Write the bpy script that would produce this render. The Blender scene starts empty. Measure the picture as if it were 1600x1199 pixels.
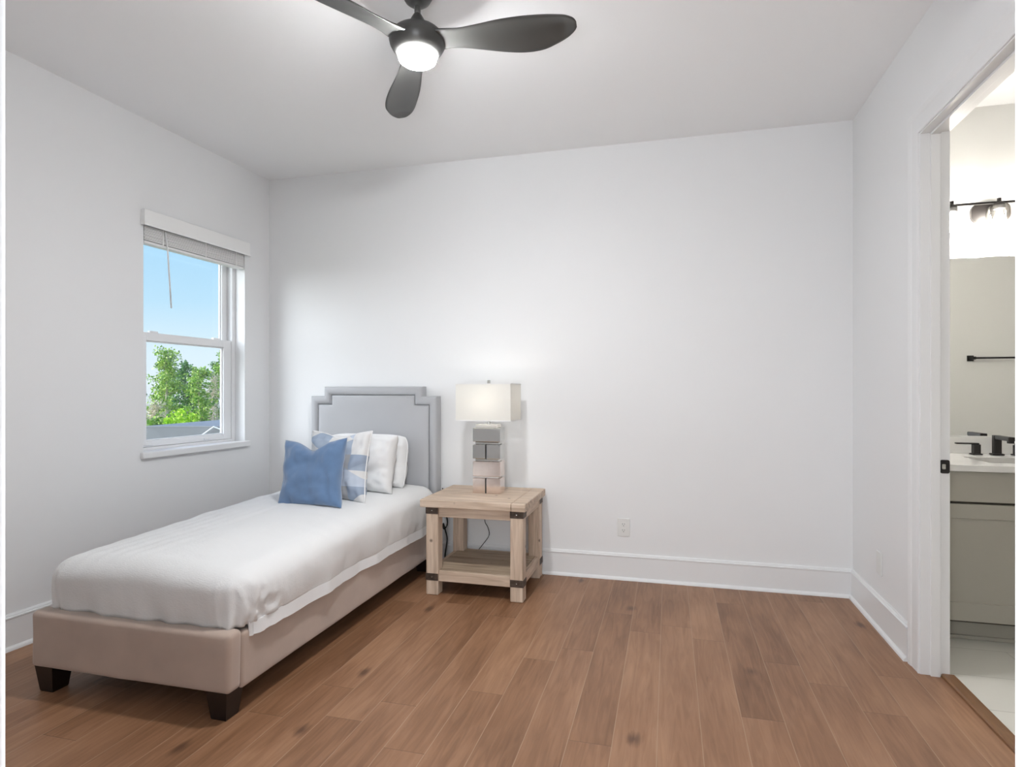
import bpy, bmesh, math, random
from mathutils import Vector, Matrix, noise
random.seed(7)
PI = math.pi
S = bpy.context.scene
C = S.collection

# ------------------------------------------------------------------ camera
YAW = math.radians(14.7133); CAMZ = 1.2326
cd = bpy.data.cameras.new('camera'); cam = bpy.data.objects.new('camera', cd); C.objects.link(cam)
cam.location = (0, 0, CAMZ); cam.rotation_euler = (PI/2, 0, YAW)
cd.sensor_width = 36.0; cd.lens = 36.0*933/1600; cd.shift_y = (610-599.5)/1600.0
cd.clip_start = 0.02; cd.clip_end = 400
S.camera = cam
# ------------------------------------------------------------------ look
S.view_settings.view_transform = 'Standard'; S.view_settings.look = 'None'
S.view_settings.gamma = 1.0; EXP = 0.95
S.view_settings.exposure = EXP
S.view_settings.use_curve_mapping = False
# ------------------------------------------------------------------ world
w = bpy.data.worlds.new('sky'); S.world = w; w.use_nodes = True
wn = w.node_tree; wn.nodes.clear()
wo = wn.nodes.new('ShaderNodeOutputWorld'); wb = wn.nodes.new('ShaderNodeBackground')
# clear winter sky: pale at the horizon, bluer with height
wt = wn.nodes.new('ShaderNodeTexCoord'); wsp = wn.nodes.new('ShaderNodeSeparateXYZ'); wr_ = wn.nodes.new('ShaderNodeValToRGB')
wn.links.new(wt.outputs['Generated'], wsp.inputs[0]); wn.links.new(wsp.outputs[2], wr_.inputs[0])
we = wr_.color_ramp.elements
we[0].position = 0.0; we[0].color = (.80, .92, 1.0, 1)
we[1].position = 1.0; we[1].color = (.10, .28, .80, 1)
for p_, c_ in ((.06, (.72, .90, 1.0, 1)), (.13, (.52, .80, 1.0, 1)), (.25, (.40, .72, 1.0, 1)), (.5, (.22, .50, .95, 1))):
    k_ = we.new(p_); k_.color = c_
wn.links.new(wr_.outputs[0], wb.inputs[0]); wb.inputs[1].default_value = 0.53
wn.links.new(wb.outputs[0], wo.inputs[0])
# daylight: the broad, low winter sun that reaches the window from the left
sd = bpy.data.lights.new('sun', 'SUN'); sd.energy = 3.6; sd.angle = math.radians(65); sd.color = (.93, 0.97, 1.0)
so = bpy.data.objects.new('sun', sd); C.objects.link(so)
so.rotation_euler = Vector((0.74, 0.60, -0.30)).to_track_quat('-Z', 'Y').to_euler()
# fill light added in the hall behind the camera, without a fixture
def area(name, loc, size, power, color, sy=None):
    l = bpy.data.lights.new(name, 'AREA'); l.energy = power; l.color = color; l.size = size
    if sy: l.shape = 'RECTANGLE'; l.size_y = sy
    o = bpy.data.objects.new(name, l); C.objects.link(o); o.location = loc
    return o
hl_ = bpy.data.lights.new('hall_fill', 'POINT'); hl_.energy = 60; hl_.color = (.90, .95, 1.0); hl_.shadow_soft_size = .24
hl = bpy.data.objects.new('hall_fill', hl_); C.objects.link(hl); hl.location = (-.2, -.50, 1.08)

# ------------------------------------------------------------------ materials
MATS = {}
def lin(r, g, b):
    f = lambda c: (c/255/12.92) if c/255 <= 0.04045 else ((c/255+0.055)/1.055)**2.4
    return (f(r), f(g), f(b), 1)
def new_mat(name):
    m = bpy.data.materials.new(name); m.use_nodes = True
    nt = m.node_tree; b = nt.nodes['Principled BSDF']; MATS[name] = m
    return m, nt, b
def mat(name, col, rough=0.5, metal=0.0, bump=None, var=None, sheen=0, spec=None):
    """col linear rgba; bump=(scale,strength,dist); var=(scale,amount)"""
    m, nt, b = new_mat(name); N, L = nt.nodes, nt.links
    b.inputs['Base Color'].default_value = col; b.inputs['Roughness'].default_value = rough
    b.inputs['Metallic'].default_value = metal
    if sheen: b.inputs['Sheen Weight'].default_value = sheen
    if spec is not None: b.inputs['Specular IOR Level'].default_value = spec
    tc = N.new('ShaderNodeTexCoord')
    if bump:
        n = N.new('ShaderNodeTexNoise'); n.inputs['Scale'].default_value = bump[0]; n.inputs['Detail'].default_value = 4
        bp = N.new('ShaderNodeBump'); bp.inputs['Strength'].default_value = bump[1]; bp.inputs['Distance'].default_value = bump[2]
        L.new(tc.outputs['Object'], n.inputs['Vector']); L.new(n.outputs['Fac'], bp.inputs['Height']); L.new(bp.outputs[0], b.inputs['Normal'])
    if var:
        n = N.new('ShaderNodeTexNoise'); n.inputs['Scale'].default_value = var[0]; n.inputs['Detail'].default_value = 3
        r = N.new('ShaderNodeValToRGB'); a = var[1]
        r.color_ramp.elements[0].position = .3; r.color_ramp.elements[1].position = .7
        r.color_ramp.elements[0].color = tuple(c*(1-a) for c in col[:3])+(1,); r.color_ramp.elements[1].color = tuple(min(1, c*(1+a)) for c in col[:3])+(1,)
        L.new(tc.outputs['Object'], n.inputs['Vector']); L.new(n.outputs['Fac'], r.inputs[0]); L.new(r.outputs[0], b.inputs['Base Color'])
    return m
M_wall = mat('wall_paint', (.845, .85, .855, 1), .75, bump=(180, .12, .0006))
M_wallr = M_wall
M_ceil = mat('ceiling_paint', (.93, .935, .94, 1), .85, bump=(140, .2, .001))
M_trim = mat('trim_paint', (.84, .845, .85, 1), .35, bump=(60, .03, .0004))
M_vinyl = mat('window_vinyl', (.86, .865, .875, 1), .35)
M_blind = mat('blind_slat', (.90, .90, .89, 1), .5)
M_bath = mat('bathroom_paint', (.80, .795, .77, 1), .7, bump=(180, .12, .0006))
M_bulb_plastic = mat('outlet_plastic', (.80, .80, .78, 1), .35)
M_slot = mat('dark_slot', (.02, .02, .02, 1), .6)
M_bronze = mat('fan_dark_satin', (.050, .049, .046, 1), .38, spec=.6, bump=(300, .03, .0003))
M_black = mat('matte_black_metal', (.015, .013, .012, 1), .4, metal=.3)
M_espresso = mat('espresso_wood', (.012, .007, .006, 1), .35, bump=(90, .06, .0006))
M_taupe = mat('taupe_velvet', lin(185, 165, 151), .85, sheen=.35, bump=(500, .25, .0008), var=(7, .07))
M_grey = mat('grey_upholstery', lin(178, 179, 182), .75, sheen=.15, bump=(600, .2, .0006), var=(4, .02))
M_white = mat('white_cotton', (.80, .80, .795, 1), .85, sheen=.1, bump=(14, .35, .008))
nt = M_white.node_tree; N, L = nt.nodes, nt.links     # fine crinkle weave over the soft folds
b1 = [n for n in N if n.type == 'BUMP'][0]; tc = [n for n in N if n.type == 'TEX_COORD'][0]
mp = N.new('ShaderNodeMapping'); mp.inputs['Scale'].default_value = (1, 2.6, 2.6)
n2 = N.new('ShaderNodeTexNoise'); n2.inputs['Scale'].default_value = 95; n2.inputs['Detail'].default_value = 2
b2 = N.new('ShaderNodeBump'); b2.inputs['Strength'].default_value = .45; b2.inputs['Distance'].default_value = .0022
L.new(tc.outputs['Object'], mp.inputs[0]); L.new(mp.outputs[0], n2.inputs['Vector']); L.new(n2.outputs['Fac'], b2.inputs['Height'])
L.new(b2.outputs[0], b1.inputs['Normal'])
M_hem = mat('white_hem', (.85, .85, .85, 1), .8, bump=(500, .2, .0006))
M_sheet = mat('white_sheet', (.75, .75, .75, 1), .85)
M_blue = mat('blue_velvet', lin(98, 128, 166), .8, sheen=.6, bump=(260, .4, .002), var=(9, .10))
M_chrome = mat('brushed_chrome', (.55, .55, .53, 1), .25, metal=1)
M_mirrorblk = mat('mirror_block', (.66, .67, .66, 1), .06, metal=1)
M_rose = mat('mirror_block_rose', (.86, .76, .71, 1), .16, metal=1, var=(30, .05))
M_acryl = mat('clear_acrylic_edge', (.80, .78, .75, 1), .15)
M_iron = mat('hammered_iron', (.10, .075, .06, 1), .55, metal=.6, bump=(90, .4, .001), var=(60, .25))
M_cab = mat('vanity_paint', lin(172, 168, 157), .45)
M_cabdark = mat('vanity_shadow_gap', lin(75, 68, 58), .6)
M_quartz = mat('white_quartz', (.80, .79, .76, 1), .15, var=(9, .03))
M_roof = mat('grey_roof_board', lin(132, 132, 132), .8, var=(2, .08))
M_rooftop = mat('grey_roof_top', lin(150, 150, 150), .9, var=(2, .05))
M_ground = mat('dry_grass_ground', lin(150, 150, 95), .95, var=(.4, .3))
M_bark = mat('pine_bark', lin(215, 200, 180), .9, var=(6, .25))
M_cable = mat('black_cable', (.012, .012, .012, 1), .5)
def leaf_mat(name, c1, c2, c3):
    m, nt, b = new_mat(name); N, L = nt.nodes, nt.links
    g = N.new('ShaderNodeNewGeometry'); r = N.new('ShaderNodeValToRGB')
    e = r.color_ramp.elements; e[0].color = c1; e[1].color = c3; k = e.new(.5); k.color = c2
    L.new(g.outputs['Random Per Island'], r.inputs[0]); L.new(r.outputs[0], b.inputs['Base Color'])
    b.inputs['Roughness'].default_value = .6
    return m
M_pine = leaf_mat('pine_needles', lin(95, 140, 60), lin(160, 200, 80), lin(220, 235, 130))
M_pinedk = leaf_mat('dark_needles', lin(65, 110, 70), lin(100, 155, 80), lin(150, 190, 100))
M_bush = leaf_mat('bright_leaves', lin(150, 200, 40), lin(200, 240, 60), lin(235, 250, 110))
M_twig = leaf_mat('dry_twigs', lin(225, 205, 185), lin(245, 230, 210), lin(200, 190, 150))

def emis(name, col, strength):
    m, nt, b = new_mat(name)
    b.inputs['Base Color'].default_value = (.9, .9, .9, 1)
    b.inputs['Emission Color'].default_value = col; b.inputs['Emission Strength'].default_value = strength
    return m
M_led = emis('fan_led', (.97, .985, 1, 1), 240.0)
M_bulb = emis('lamp_bulb', (1, .95, .88, 1), 13.0)
M_vbulb = emis('vanity_bulb', (1, .965, .93, 1), 120.0)

def m_shade():
    m, nt, b = new_mat('linen_shade'); N, L = nt.nodes, nt.links
    b.inputs['Base Color'].default_value = (.87, .865, .84, 1); b.inputs['Roughness'].default_value = .9
    tr = N.new('ShaderNodeBsdfTranslucent'); tr.inputs[0].default_value = (.93, .91, .86, 1)
    mx = N.new('ShaderNodeMixShader'); mx.inputs[0].default_value = .35
    out = N['Material Output'] if 'Material Output' in N else [n for n in N if n.type == 'OUTPUT_MATERIAL'][0]
    L.new(b.outputs[0], mx.inputs[1]); L.new(tr.outputs[0], mx.inputs[2]); L.new(mx.outputs[0], out.inputs[0])
    return m
M_shade = m_shade()
def m_glass(name, rough=0.0, tint=(1, 1, 1, 1), arch=True, refl=.06):
    m, nt, b = new_mat(name); N, L = nt.nodes, nt.links
    out = [n for n in N if n.type == 'OUTPUT_MATERIAL'][0]
    t = N.new('ShaderNodeBsdfTransparent'); t.inputs[0].default_value = tint
    g = N.new('ShaderNodeBsdfGlossy'); g.inputs['Roughness'].default_value = max(rough, .01)
    mx = N.new('ShaderNodeMixShader'); mx.inputs[0].default_value = refl
    L.new(t.outputs[0], mx.inputs[1]); L.new(g.outputs[0], mx.inputs[2]); L.new(mx.outputs[0], out.inputs[0])
    return m
M_glass = m_glass('window_glass', refl=.03)
M_shglass = m_glass('clear_shade_glass', tint=(.93, .92, .9, 1), refl=.12)
m, nt, b = new_mat('mirror_glass'); b.inputs['Metallic'].default_value = 1; b.inputs['Roughness'].default_value = .01; b.inputs['Base Color'].default_value = (.88, .89, .88, 1)
M_mirror = m

def m_wood(name, c_lo, c_mid, c_hi, axis='Y', stretch=14, scale=3.0, knots=True, rough=.6):
    m, nt, b = new_mat(name); N, L = nt.nodes, nt.links
    tc = N.new('ShaderNodeTexCoord'); mp = N.new('ShaderNodeMapping')
    sc = {'X': (1, stretch, stretch), 'Y': (stretch, 1, stretch), 'Z': (stretch, stretch, 1)}[axis]
    mp.inputs['Scale'].default_value = sc
    n = N.new('ShaderNodeTexNoise'); n.inputs['Scale'].default_value = scale; n.inputs['Detail'].default_value = 6; n.inputs['Distortion'].default_value = .6
    r = N.new('ShaderNodeValToRGB'); e = r.color_ramp.elements
    e[0].position = .28; e[1].position = .72; e[0].color = c_lo; e[1].color = c_hi; k = e.new(.5); k.color = c_mid
    L.new(tc.outputs['Object'], mp.inputs[0]); L.new(mp.outputs[0], n.inputs['Vector']); L.new(n.outputs['Fac'], r.inputs[0])
    col = r.outputs[0]
    if knots:
        v = N.new('ShaderNodeTexVoronoi'); v.inputs['Scale'].default_value = 7
        mr = N.new('ShaderNodeMapRange'); mr.inputs[1].default_value = .03; mr.inputs[2].default_value = .10; mr.inputs[3].default_value = 1; mr.inputs[4].default_value = 0
        L.new(tc.outputs['Object'], v.inputs['Vector']); L.new(v.outputs['Distance'], mr.inputs[0])
        mx = N.new('ShaderNodeMix'); mx.data_type = 'RGBA'; L.new(mr.outputs[0], mx.inputs[0]); L.new(col, mx.inputs[6])
        mx.inputs[7].default_value = tuple(c*.45 for c in c_lo[:3])+(1,); col = mx.outputs[2]
    L.new(col, b.inputs['Base Color']); b.inputs['Roughness'].default_value = rough
    bp = N.new('ShaderNodeBump'); bp.inputs['Strength'].default_value = .3; bp.inputs['Distance'].default_value = .001
    L.new(n.outputs['Fac'], bp.inputs['Height']); L.new(bp.outputs[0], b.inputs['Normal'])
    return m
WC = (lin(172, 150, 130), lin(203, 181, 160), lin(224, 205, 186))
M_woodX = m_wood('weathered_wood_across', *WC, axis='X')
M_woodY = m_wood('weathered_wood_deep', *WC, axis='Y')
M_woodZ = m_wood('weathered_wood_upright', *WC, axis='Z')
M_shelfw = m_wood('weathered_wood_shelf', lin(140, 120, 100), lin(170, 150, 128), lin(195, 175, 150), axis='X')
M_thresh = m_wood('threshold_wood', lin(112, 78, 50), lin(128, 92, 62), lin(142, 104, 72), axis='Y', knots=False, rough=.35)

def m_floor():
    m, nt, b = new_mat('oak_plank_floor'); N, L = nt.nodes, nt.links
    W_, LEN = .152, 1.25
    def math_(op, a=None, b_=None, c=None):
        n = N.new('ShaderNodeMath'); n.operation = op
        for i, v in enumerate((a, b_, c)):
            if v is None: continue
            if isinstance(v, (int, float)): n.inputs[i].default_value = v
            else: L.new(v, n.inputs[i])
        return n.outputs[0]
    tc = N.new('ShaderNodeTexCoord'); sp = N.new('ShaderNodeSeparateXYZ'); L.new(tc.outputs['Object'], sp.inputs[0])
    xs = math_('DIVIDE', math_('ADD', sp.outputs[0], 10.0+0.0715), W_); xi = math_('FLOOR', xs); xf = math_('FRACT', xs)
    wn1 = N.new('ShaderNodeTexWhiteNoise'); wn1.noise_dimensions = '1D'; L.new(xi, wn1.inputs['W'])
    ys = math_('ADD', math_('DIVIDE', math_('ADD', sp.outputs[1], 20.0), LEN), math_('MULTIPLY', wn1.outputs['Value'], 7.3))
    yi = math_('FLOOR', ys); yf = math_('FRACT', ys)
    idn = math_('ADD', math_('MULTIPLY', xi, 17.13), math_('MULTIPLY', yi, 3.77))
    wn2 = N.new('ShaderNodeTexWhiteNoise'); wn2.noise_dimensions = '1D'; L.new(idn, wn2.inputs['W'])
    # grain
    cb = N.new('ShaderNodeCombineXYZ'); L.new(math_('MULTIPLY', sp.outputs[0], 16), cb.inputs[0]); L.new(math_('MULTIPLY', sp.outputs[1], 1.3), cb.inputs[1]); L.new(math_('MULTIPLY', wn2.outputs['Value'], 40), cb.inputs[2])
    g = N.new('ShaderNodeTexNoise'); g.inputs['Scale'].default_value = 2.6; g.inputs['Detail'].default_value = 7; g.inputs['Distortion'].default_value = 1.1; L.new(cb.outputs[0], g.inputs['Vector'])
    cb2 = N.new('ShaderNodeCombineXYZ'); L.new(math_('MULTIPLY', sp.outputs[0], 3.2), cb2.inputs[0]); L.new(math_('MULTIPLY', sp.outputs[1], 1.0), cb2.inputs[1]); L.new(math_('MULTIPLY', wn2.outputs['Value'], 25), cb2.inputs[2])
    g2 = N.new('ShaderNodeTexNoise'); g2.inputs['Scale'].default_value = 1.6; g2.inputs['Detail'].default_value = 3; L.new(cb2.outputs[0], g2.inputs['Vector'])
    t = math_('ADD', math_('MULTIPLY', g.outputs['Fac'], .42), math_('ADD', math_('ADD', .045, math_('MULTIPLY', wn2.outputs['Value'], .13)), math_('MULTIPLY', g2.outputs['Fac'], .46)))
    r = N.new('ShaderNodeValToRGB'); e = r.color_ramp.elements
    e[0].position = .34; e[1].position = .80; e[0].color = lin(108, 73, 47); e[1].color = lin(174, 133, 102); k = e.new(.56); k.color = lin(146, 106, 77)
    L.new(t, r.inputs[0]); col = r.outputs[0]
    # knots: sparse, stretched
    cb3 = N.new('ShaderNodeCombineXYZ'); L.new(math_('MULTIPLY', sp.outputs[0], 2.6), cb3.inputs[0]); L.new(math_('MULTIPLY', sp.outputs[1], 1.5), cb3.inputs[1]); 
    v = N.new('ShaderNodeTexVoronoi'); v.voronoi_dimensions = '2D'; v.inputs['Scale'].default_value = 1.0; L.new(cb3.outputs[0], v.inputs['Vector'])
    vs_ = N.new('ShaderNodeSeparateColor'); L.new(v.outputs['Color'], vs_.inputs[0]); gate = math_('GREATER_THAN', vs_.outputs[0], .45)
    vd = math_('ADD', v.outputs['Distance'], math_('MULTIPLY', math_('SUBTRACT', g.outputs['Fac'], .5), .10))
    kn = N.new('ShaderNodeMapRange'); kn.inputs[1].default_value = .015; kn.inputs[2].default_value = .085; kn.inputs[3].default_value = .85; kn.inputs[4].default_value = 0; L.new(vd, kn.inputs[0])
    knf = math_('MULTIPLY', kn.outputs[0], gate)
    mx = N.new('ShaderNodeMix'); mx.data_type = 'RGBA'; L.new(knf, mx.inputs[0]); L.new(col, mx.inputs[6]); mx.inputs[7].default_value = lin(84, 55, 38); col = mx.outputs[2]
    # seams: bevel highlight painted as a pale line on long joints, dark board ends
    dx = math_('MULTIPLY', math_('MINIMUM', xf, math_('SUBTRACT', 1.0, xf)), W_)
    dy = math_('MULTIPLY', math_('MINIMUM', yf, math_('SUBTRACT', 1.0, yf)), LEN)
    sx = N.new('ShaderNodeMapRange'); sx.inputs[1].default_value = .0006; sx.inputs[2].default_value = .0020; sx.inputs[3].default_value = .65; sx.inputs[4].default_value = 0; L.new(dx, sx.inputs[0])
    sy = N.new('ShaderNodeMapRange'); sy.inputs[1].default_value = .0008; sy.inputs[2].default_value = .0025; sy.inputs[3].default_value = .55; sy.inputs[4].default_value = 0; L.new(dy, sy.inputs[0])
    mx = N.new('ShaderNodeMix'); mx.data_type = 'RGBA'; L.new(sx.outputs[0], mx.inputs[0]); L.new(col, mx.inputs[6]); mx.inputs[7].default_value = lin(178, 150, 124); col = mx.outputs[2]
    mx = N.new('ShaderNodeMix'); mx.data_type = 'RGBA'; L.new(sy.outputs[0], mx.inputs[0]); L.new(col, mx.inputs[6]); mx.inputs[7].default_value = lin(95, 68, 50); col = mx.outputs[2]
    L.new(col, b.inputs['Base Color'])
    b.inputs['Roughness'].default_value = .42
    bp = N.new('ShaderNodeBump'); bp.inputs['Strength'].default_value = .25; bp.inputs['Distance'].default_value = .0015
    L.new(math_('SUBTRACT', g.outputs['Fac'], math_('MULTIPLY', math_('MAXIMUM', sx.outputs[0], sy.outputs[0]), 1.0)), bp.inputs['Height']); L.new(bp.outputs[0], b.inputs['Normal'])
    return m
M_floor = m_floor()
def m_tile():
    m, nt, b = new_mat('pale_floor_tile'); N, L = nt.nodes, nt.links
    tc = N.new('ShaderNodeTexCoord'); br = N.new('ShaderNodeTexBrick')
    br.inputs['Scale'].default_value = 1; br.inputs['Brick Width'].default_value = .61; br.inputs['Row Height'].default_value = .305
    br.inputs['Mortar Size'].default_value = .0025; br.offset = .33
    br.inputs['Color1'].default_value = lin(226, 224, 216); br.inputs['Color2'].default_value = lin(218, 216, 208); br.inputs['Mortar'].default_value = lin(196, 193, 184)
    mp = N.new('ShaderNodeMapping'); mp.inputs['Location'].default_value = (.1, .06, 0)
    L.new(tc.outputs['Object'], mp.inputs[0]); L.new(mp.outputs[0], br.inputs['Vector']); L.new(br.outputs['Color'], b.inputs['Base Color'])
    b.inputs['Roughness'].default_value = .4
    return m
M_tile = m_tile()
def m_patch():
    m, nt, b = new_mat('patchwork_fabric'); N, L = nt.nodes, nt.links
    def math_(op, a, b_=None):
        n = N.new('ShaderNodeMath'); n.operation = op
        for i, v in enumerate((a, b_)):
            if v is None: continue
            if isinstance(v, (int, float)): n.inputs[i].default_value = v
            else: L.new(v, n.inputs[i])
        return n.outputs[0]
    uv = N.new('ShaderNodeUVMap'); sp = N.new('ShaderNodeSeparateXYZ'); L.new(uv.outputs[0], sp.inputs[0])
    u = math_('MULTIPLY', sp.outputs[0], 2.6); v = math_('MULTIPLY', sp.outputs[1], 4.6)
    ui, vi, uf, vf = math_('FLOOR', u), math_('FLOOR', v), math_('FRACT', u), math_('FRACT', v)
    par = math_('MODULO', math_('ADD', ui, vi), 2.0)
    d1 = math_('GREATER_THAN', math_('ADD', uf, vf), 1.0); d2 = math_('GREATER_THAN', uf, vf)
    tri = math_('ADD', math_('MULTIPLY', par, d1), math_('MULTIPLY', math_('SUBTRACT', 1.0, par), d2))
    idn = math_('ADD', math_('ADD', math_('MULTIPLY', ui, 5.31), math_('MULTIPLY', vi, 13.7)), math_('MULTIPLY', tri, 2.9))
    wn_ = N.new('ShaderNodeTexWhiteNoise'); wn_.noise_dimensions = '1D'; L.new(idn, wn_.inputs['W'])
    r = N.new('ShaderNodeValToRGB'); r.color_ramp.interpolation = 'CONSTANT'; e = r.color_ramp.elements
    cols = [lin(226, 226, 226), lin(168, 182, 200), lin(218, 218, 217), lin(172, 173, 176), lin(196, 206, 220), lin(228, 228, 228), lin(158, 172, 192)]
    e[0].position = 0; e[0].color = cols[0]; e[1].position = 1/7; e[1].color = cols[1]
    for i in range(2, 7): k = e.new(i/7); k.color = cols[i]
    L.new(wn_.outputs['Value'], r.inputs[0]); L.new(r.outputs[0], b.inputs['Base Color']); b.inputs['Roughness'].default_value = .85
    return m
M_patch = m_patch()

# ------------------------------------------------------------------ mesh helpers
def bxf(bm, c, s, mtx=None, bev=0.0, seg=2):
    """box centre c, size s"""
    r = bmesh.ops.create_cube(bm, size=1.0)
    vs = r['verts']
    for v in vs: v.co = Vector((v.co.x*s[0], v.co.y*s[1], v.co.z*s[2]))
    if bev:
        es = list({e for v in vs for e in v.link_edges})
        rr = bmesh.ops.bevel(bm, geom=es, offset=bev, segments=seg, affect='EDGES', profile=.5)
        vs = [v for v in rr['verts']]
        # collect island
        fs = set(); st = list(vs)
        seen = set(st)
        while st:
            v = st.pop()
            for e in v.link_edges:
                o = e.other_vert(v)
                if o not in seen: seen.add(o); st.append(o)
        vs = list(seen)
    T = Matrix.Translation(Vector(c))
    if mtx is not None: T = T @ mtx
    for v in vs: v.co = T @ v.co
    return vs
def bx(bm, x0, x1, y0, y1, z0, z1, bev=0.0, seg=2):
    return bxf(bm, ((x0+x1)/2, (y0+y1)/2, (z0+z1)/2), (abs(x1-x0), abs(y1-y0), abs(z1-z0)), bev=bev, seg=seg)
def lathe(bm, prof, cx=0, cy=0, n=40, mtx=None, sx=1, sy=1):
    rings = []
    for r, z in prof:
        if r < 1e-6:
            rings.append([bm.verts.new((cx, cy, z))]); continue
        rings.append([bm.verts.new((cx+sx*r*math.cos(2*PI*i/n), cy+sy*r*math.sin(2*PI*i/n), z)) for i in range(n)])
    for a, b_ in zip(rings, rings[1:]):
        for i in range(n):
            j = (i+1) % n
            if len(a) == 1 and len(b_) == 1: continue
            if len(a) == 1: bm.faces.new((a[0], b_[j], b_[i]))
            elif len(b_) == 1: bm.faces.new((a[i], a[j], b_[0]))
            else: bm.faces.new((a[i], a[j], b_[j], b_[i]))
    if mtx is not None:
        for rg in rings:
            for v in rg: v.co = mtx @ v.co
def tube(bm, pts, r, n=8, cap=True):
    pts = [Vector(p) for p in pts]; rings = []
    for i, p in enumerate(pts):
        d = (pts[min(i+1, len(pts)-1)]-pts[max(i-1, 0)]).normalized()
        up = Vector((0, 0, 1)) if abs(d.z) < .9 else Vector((1, 0, 0))
        a = d.cross(up).normalized(); b_ = d.cross(a).normalized()
        rr = r[i] if isinstance(r, (list, tuple)) else r
        rings.append([bm.verts.new(p+a*rr*math.cos(2*PI*k/n)+b_*rr*math.sin(2*PI*k/n)) for k in range(n)])
    for A, B in zip(rings, rings[1:]):
        for k in range(n): bm.faces.new((A[k], A[(k+1) % n], B[(k+1) % n], B[k]))
    if cap: bm.faces.new(rings[0][::-1]); bm.faces.new(rings[-1])
def smooth_pts(pts, sub=6):
    P = [Vector(p) for p in pts]; out = []
    for i in range(len(P)-1):
        p0, p1, p2, p3 = P[max(i-1, 0)], P[i], P[i+1], P[min(i+2, len(P)-1)]
        for k in range(sub):
            t = k/sub
            out.append(.5*((2*p1)+(-p0+p2)*t+(2*p0-5*p1+4*p2-p3)*t*t+(-p0+3*p1-3*p2+p3)*t**3))
    out.append(P[-1]); return out
def prism(bm, outline, d0, d1, axis='Y'):
    """outline list of (a,b); axis = extrusion"""
    f = {'Y': lambda a, b_, d: (a, d, b_), 'X': lambda a, b_, d: (d, a, b_), 'Z': lambda a, b_, d: (a, b_, d)}[axis]
    A = [bm.verts.new(f(a, b_, d0)) for a, b_ in outline]; B = [bm.verts.new(f(a, b_, d1)) for a, b_ in outline]
    n = len(A)
    for i in range(n): bm.faces.new((A[i], A[(i+1) % n], B[(i+1) % n], B[i]))
    bm.faces.new(A[::-1]); bm.faces.new(B)
def sweep(bm, prof, p0, p1, nrm):
    """prof (out,z) swept straight from p0 to p1 (2D points), out along nrm"""
    rings = []
    for p in (p0, p1):
        rings.append([bm.verts.new((p[0]+nrm[0]*o, p[1]+nrm[1]*o, z)) for o, z in prof])
    n = len(prof)
    for i in range(n): bm.faces.new((rings[0][i], rings[0][(i+1) % n], rings[1][(i+1) % n], rings[1][i]))
    bm.faces.new(rings[0][::-1]); bm.faces.new(rings[1])
def obj(name, bm, m, parent=None, smooth=False, origin=None):
    bmesh.ops.recalc_face_normals(bm, faces=bm.faces[:])
    if origin is not None:
        for v in bm.verts: v.co -= Vector(origin)
    me = bpy.data.meshes.new(name); bm.to_mesh(me); bm.free()
    for mm in (m if isinstance(m, (list, tuple)) else [m]): me.materials.append(mm)
    o = bpy.data.objects.new(name, me); C.objects.link(o)
    if origin is not None: o.location = origin
    if parent: o.parent = parent
    if smooth:
        for p in me.polygons: p.use_smooth = True
        if smooth == 'auto':
            md = o.modifiers.new('auto', 'EDGE_SPLIT'); md.split_angle = math.radians(38)
    return o
def B(): return bmesh.new()
def thing(name, label, cat, loc=(0, 0, 0), group=None, rz=0):
    o = bpy.data.objects.new(name, None); C.objects.link(o); o.location = loc; o.rotation_euler = (0, 0, rz)
    o.empty_display_size = .1
    o['label'] = label; o['category'] = cat
    if group: o['group'] = group
    return o
def tag(o, label, cat, group=None, kind=None):
    o['label'] = label; o['category'] = cat
    if group: o['group'] = group
    if kind: o['kind'] = kind
    return o
def struct(o, label, cat):
    o['kind'] = 'structure'; o['label'] = label; o['category'] = cat
    return o
def box_obj(name, x0, x1, y0, y1, z0, z1, m, parent=None, bev=0.0, smooth=False):
    b_ = B(); bx(b_, x0, x1, y0, y1, z0, z1, bev); return obj(name, b_, m, parent, smooth)

# ------------------------------------------------------------------ room shell
H = 2.84; YB = 3.948; XR = 1.058; XB = 1.165
YF1 = .42; YF0 = .305
AL = math.radians(2.2728); CL = Vector((-2.956, YB, 0)); DL = Vector((math.sin(AL), math.cos(AL), 0)); NL = Vector((-math.cos(AL), math.sin(AL), 0))
def LW(s, off, z): return CL+DL*s+NL*off+Vector((0, 0, z))
def lwbox(bm, s0, s1, o0, o1, z0, z1, bev=0.0):
    rot = Matrix.Rotation(-AL, 4, 'Z')
    c = LW((s0+s1)/2, (o0+o1)/2, (z0+z1)/2)
    return bxf(bm, c, (abs(o1-o0), abs(s1-s0), abs(z1-z0)), mtx=rot, bev=bev)

b_ = B(); bx(b_, -3.35, XR+.105, -2.3, YB+.12, -.12, 0); struct(obj('floor', b_, M_floor), 'brown wood plank floor of the bedroom', 'floor')
b_ = B(); bx(b_, XR+.105, 3.4, .30, YB+.12, -.12, .004); struct(obj('floor', b_, M_tile), 'pale tile floor of the bathroom through the doorway', 'floor')
b_ = B(); bx(b_, -3.35, 1.11, -2.3, YB+.12, H, H+.1); struct(obj('ceiling', b_, M_ceil), 'plain white bedroom ceiling', 'ceiling')
b_ = B(); bx(b_, 1.11, 3.4, .30, YB+.12, H, H+.1); struct(obj('ceiling', b_, M_ceil), 'white bathroom ceiling seen through the doorway', 'ceiling')
b_ = B(); bx(b_, -3.30, XB-.05, YB, YB+.12, 0, H); struct(obj('wall_back', b_, M_wall), 'white wall behind the bed and end table', 'wall')
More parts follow.
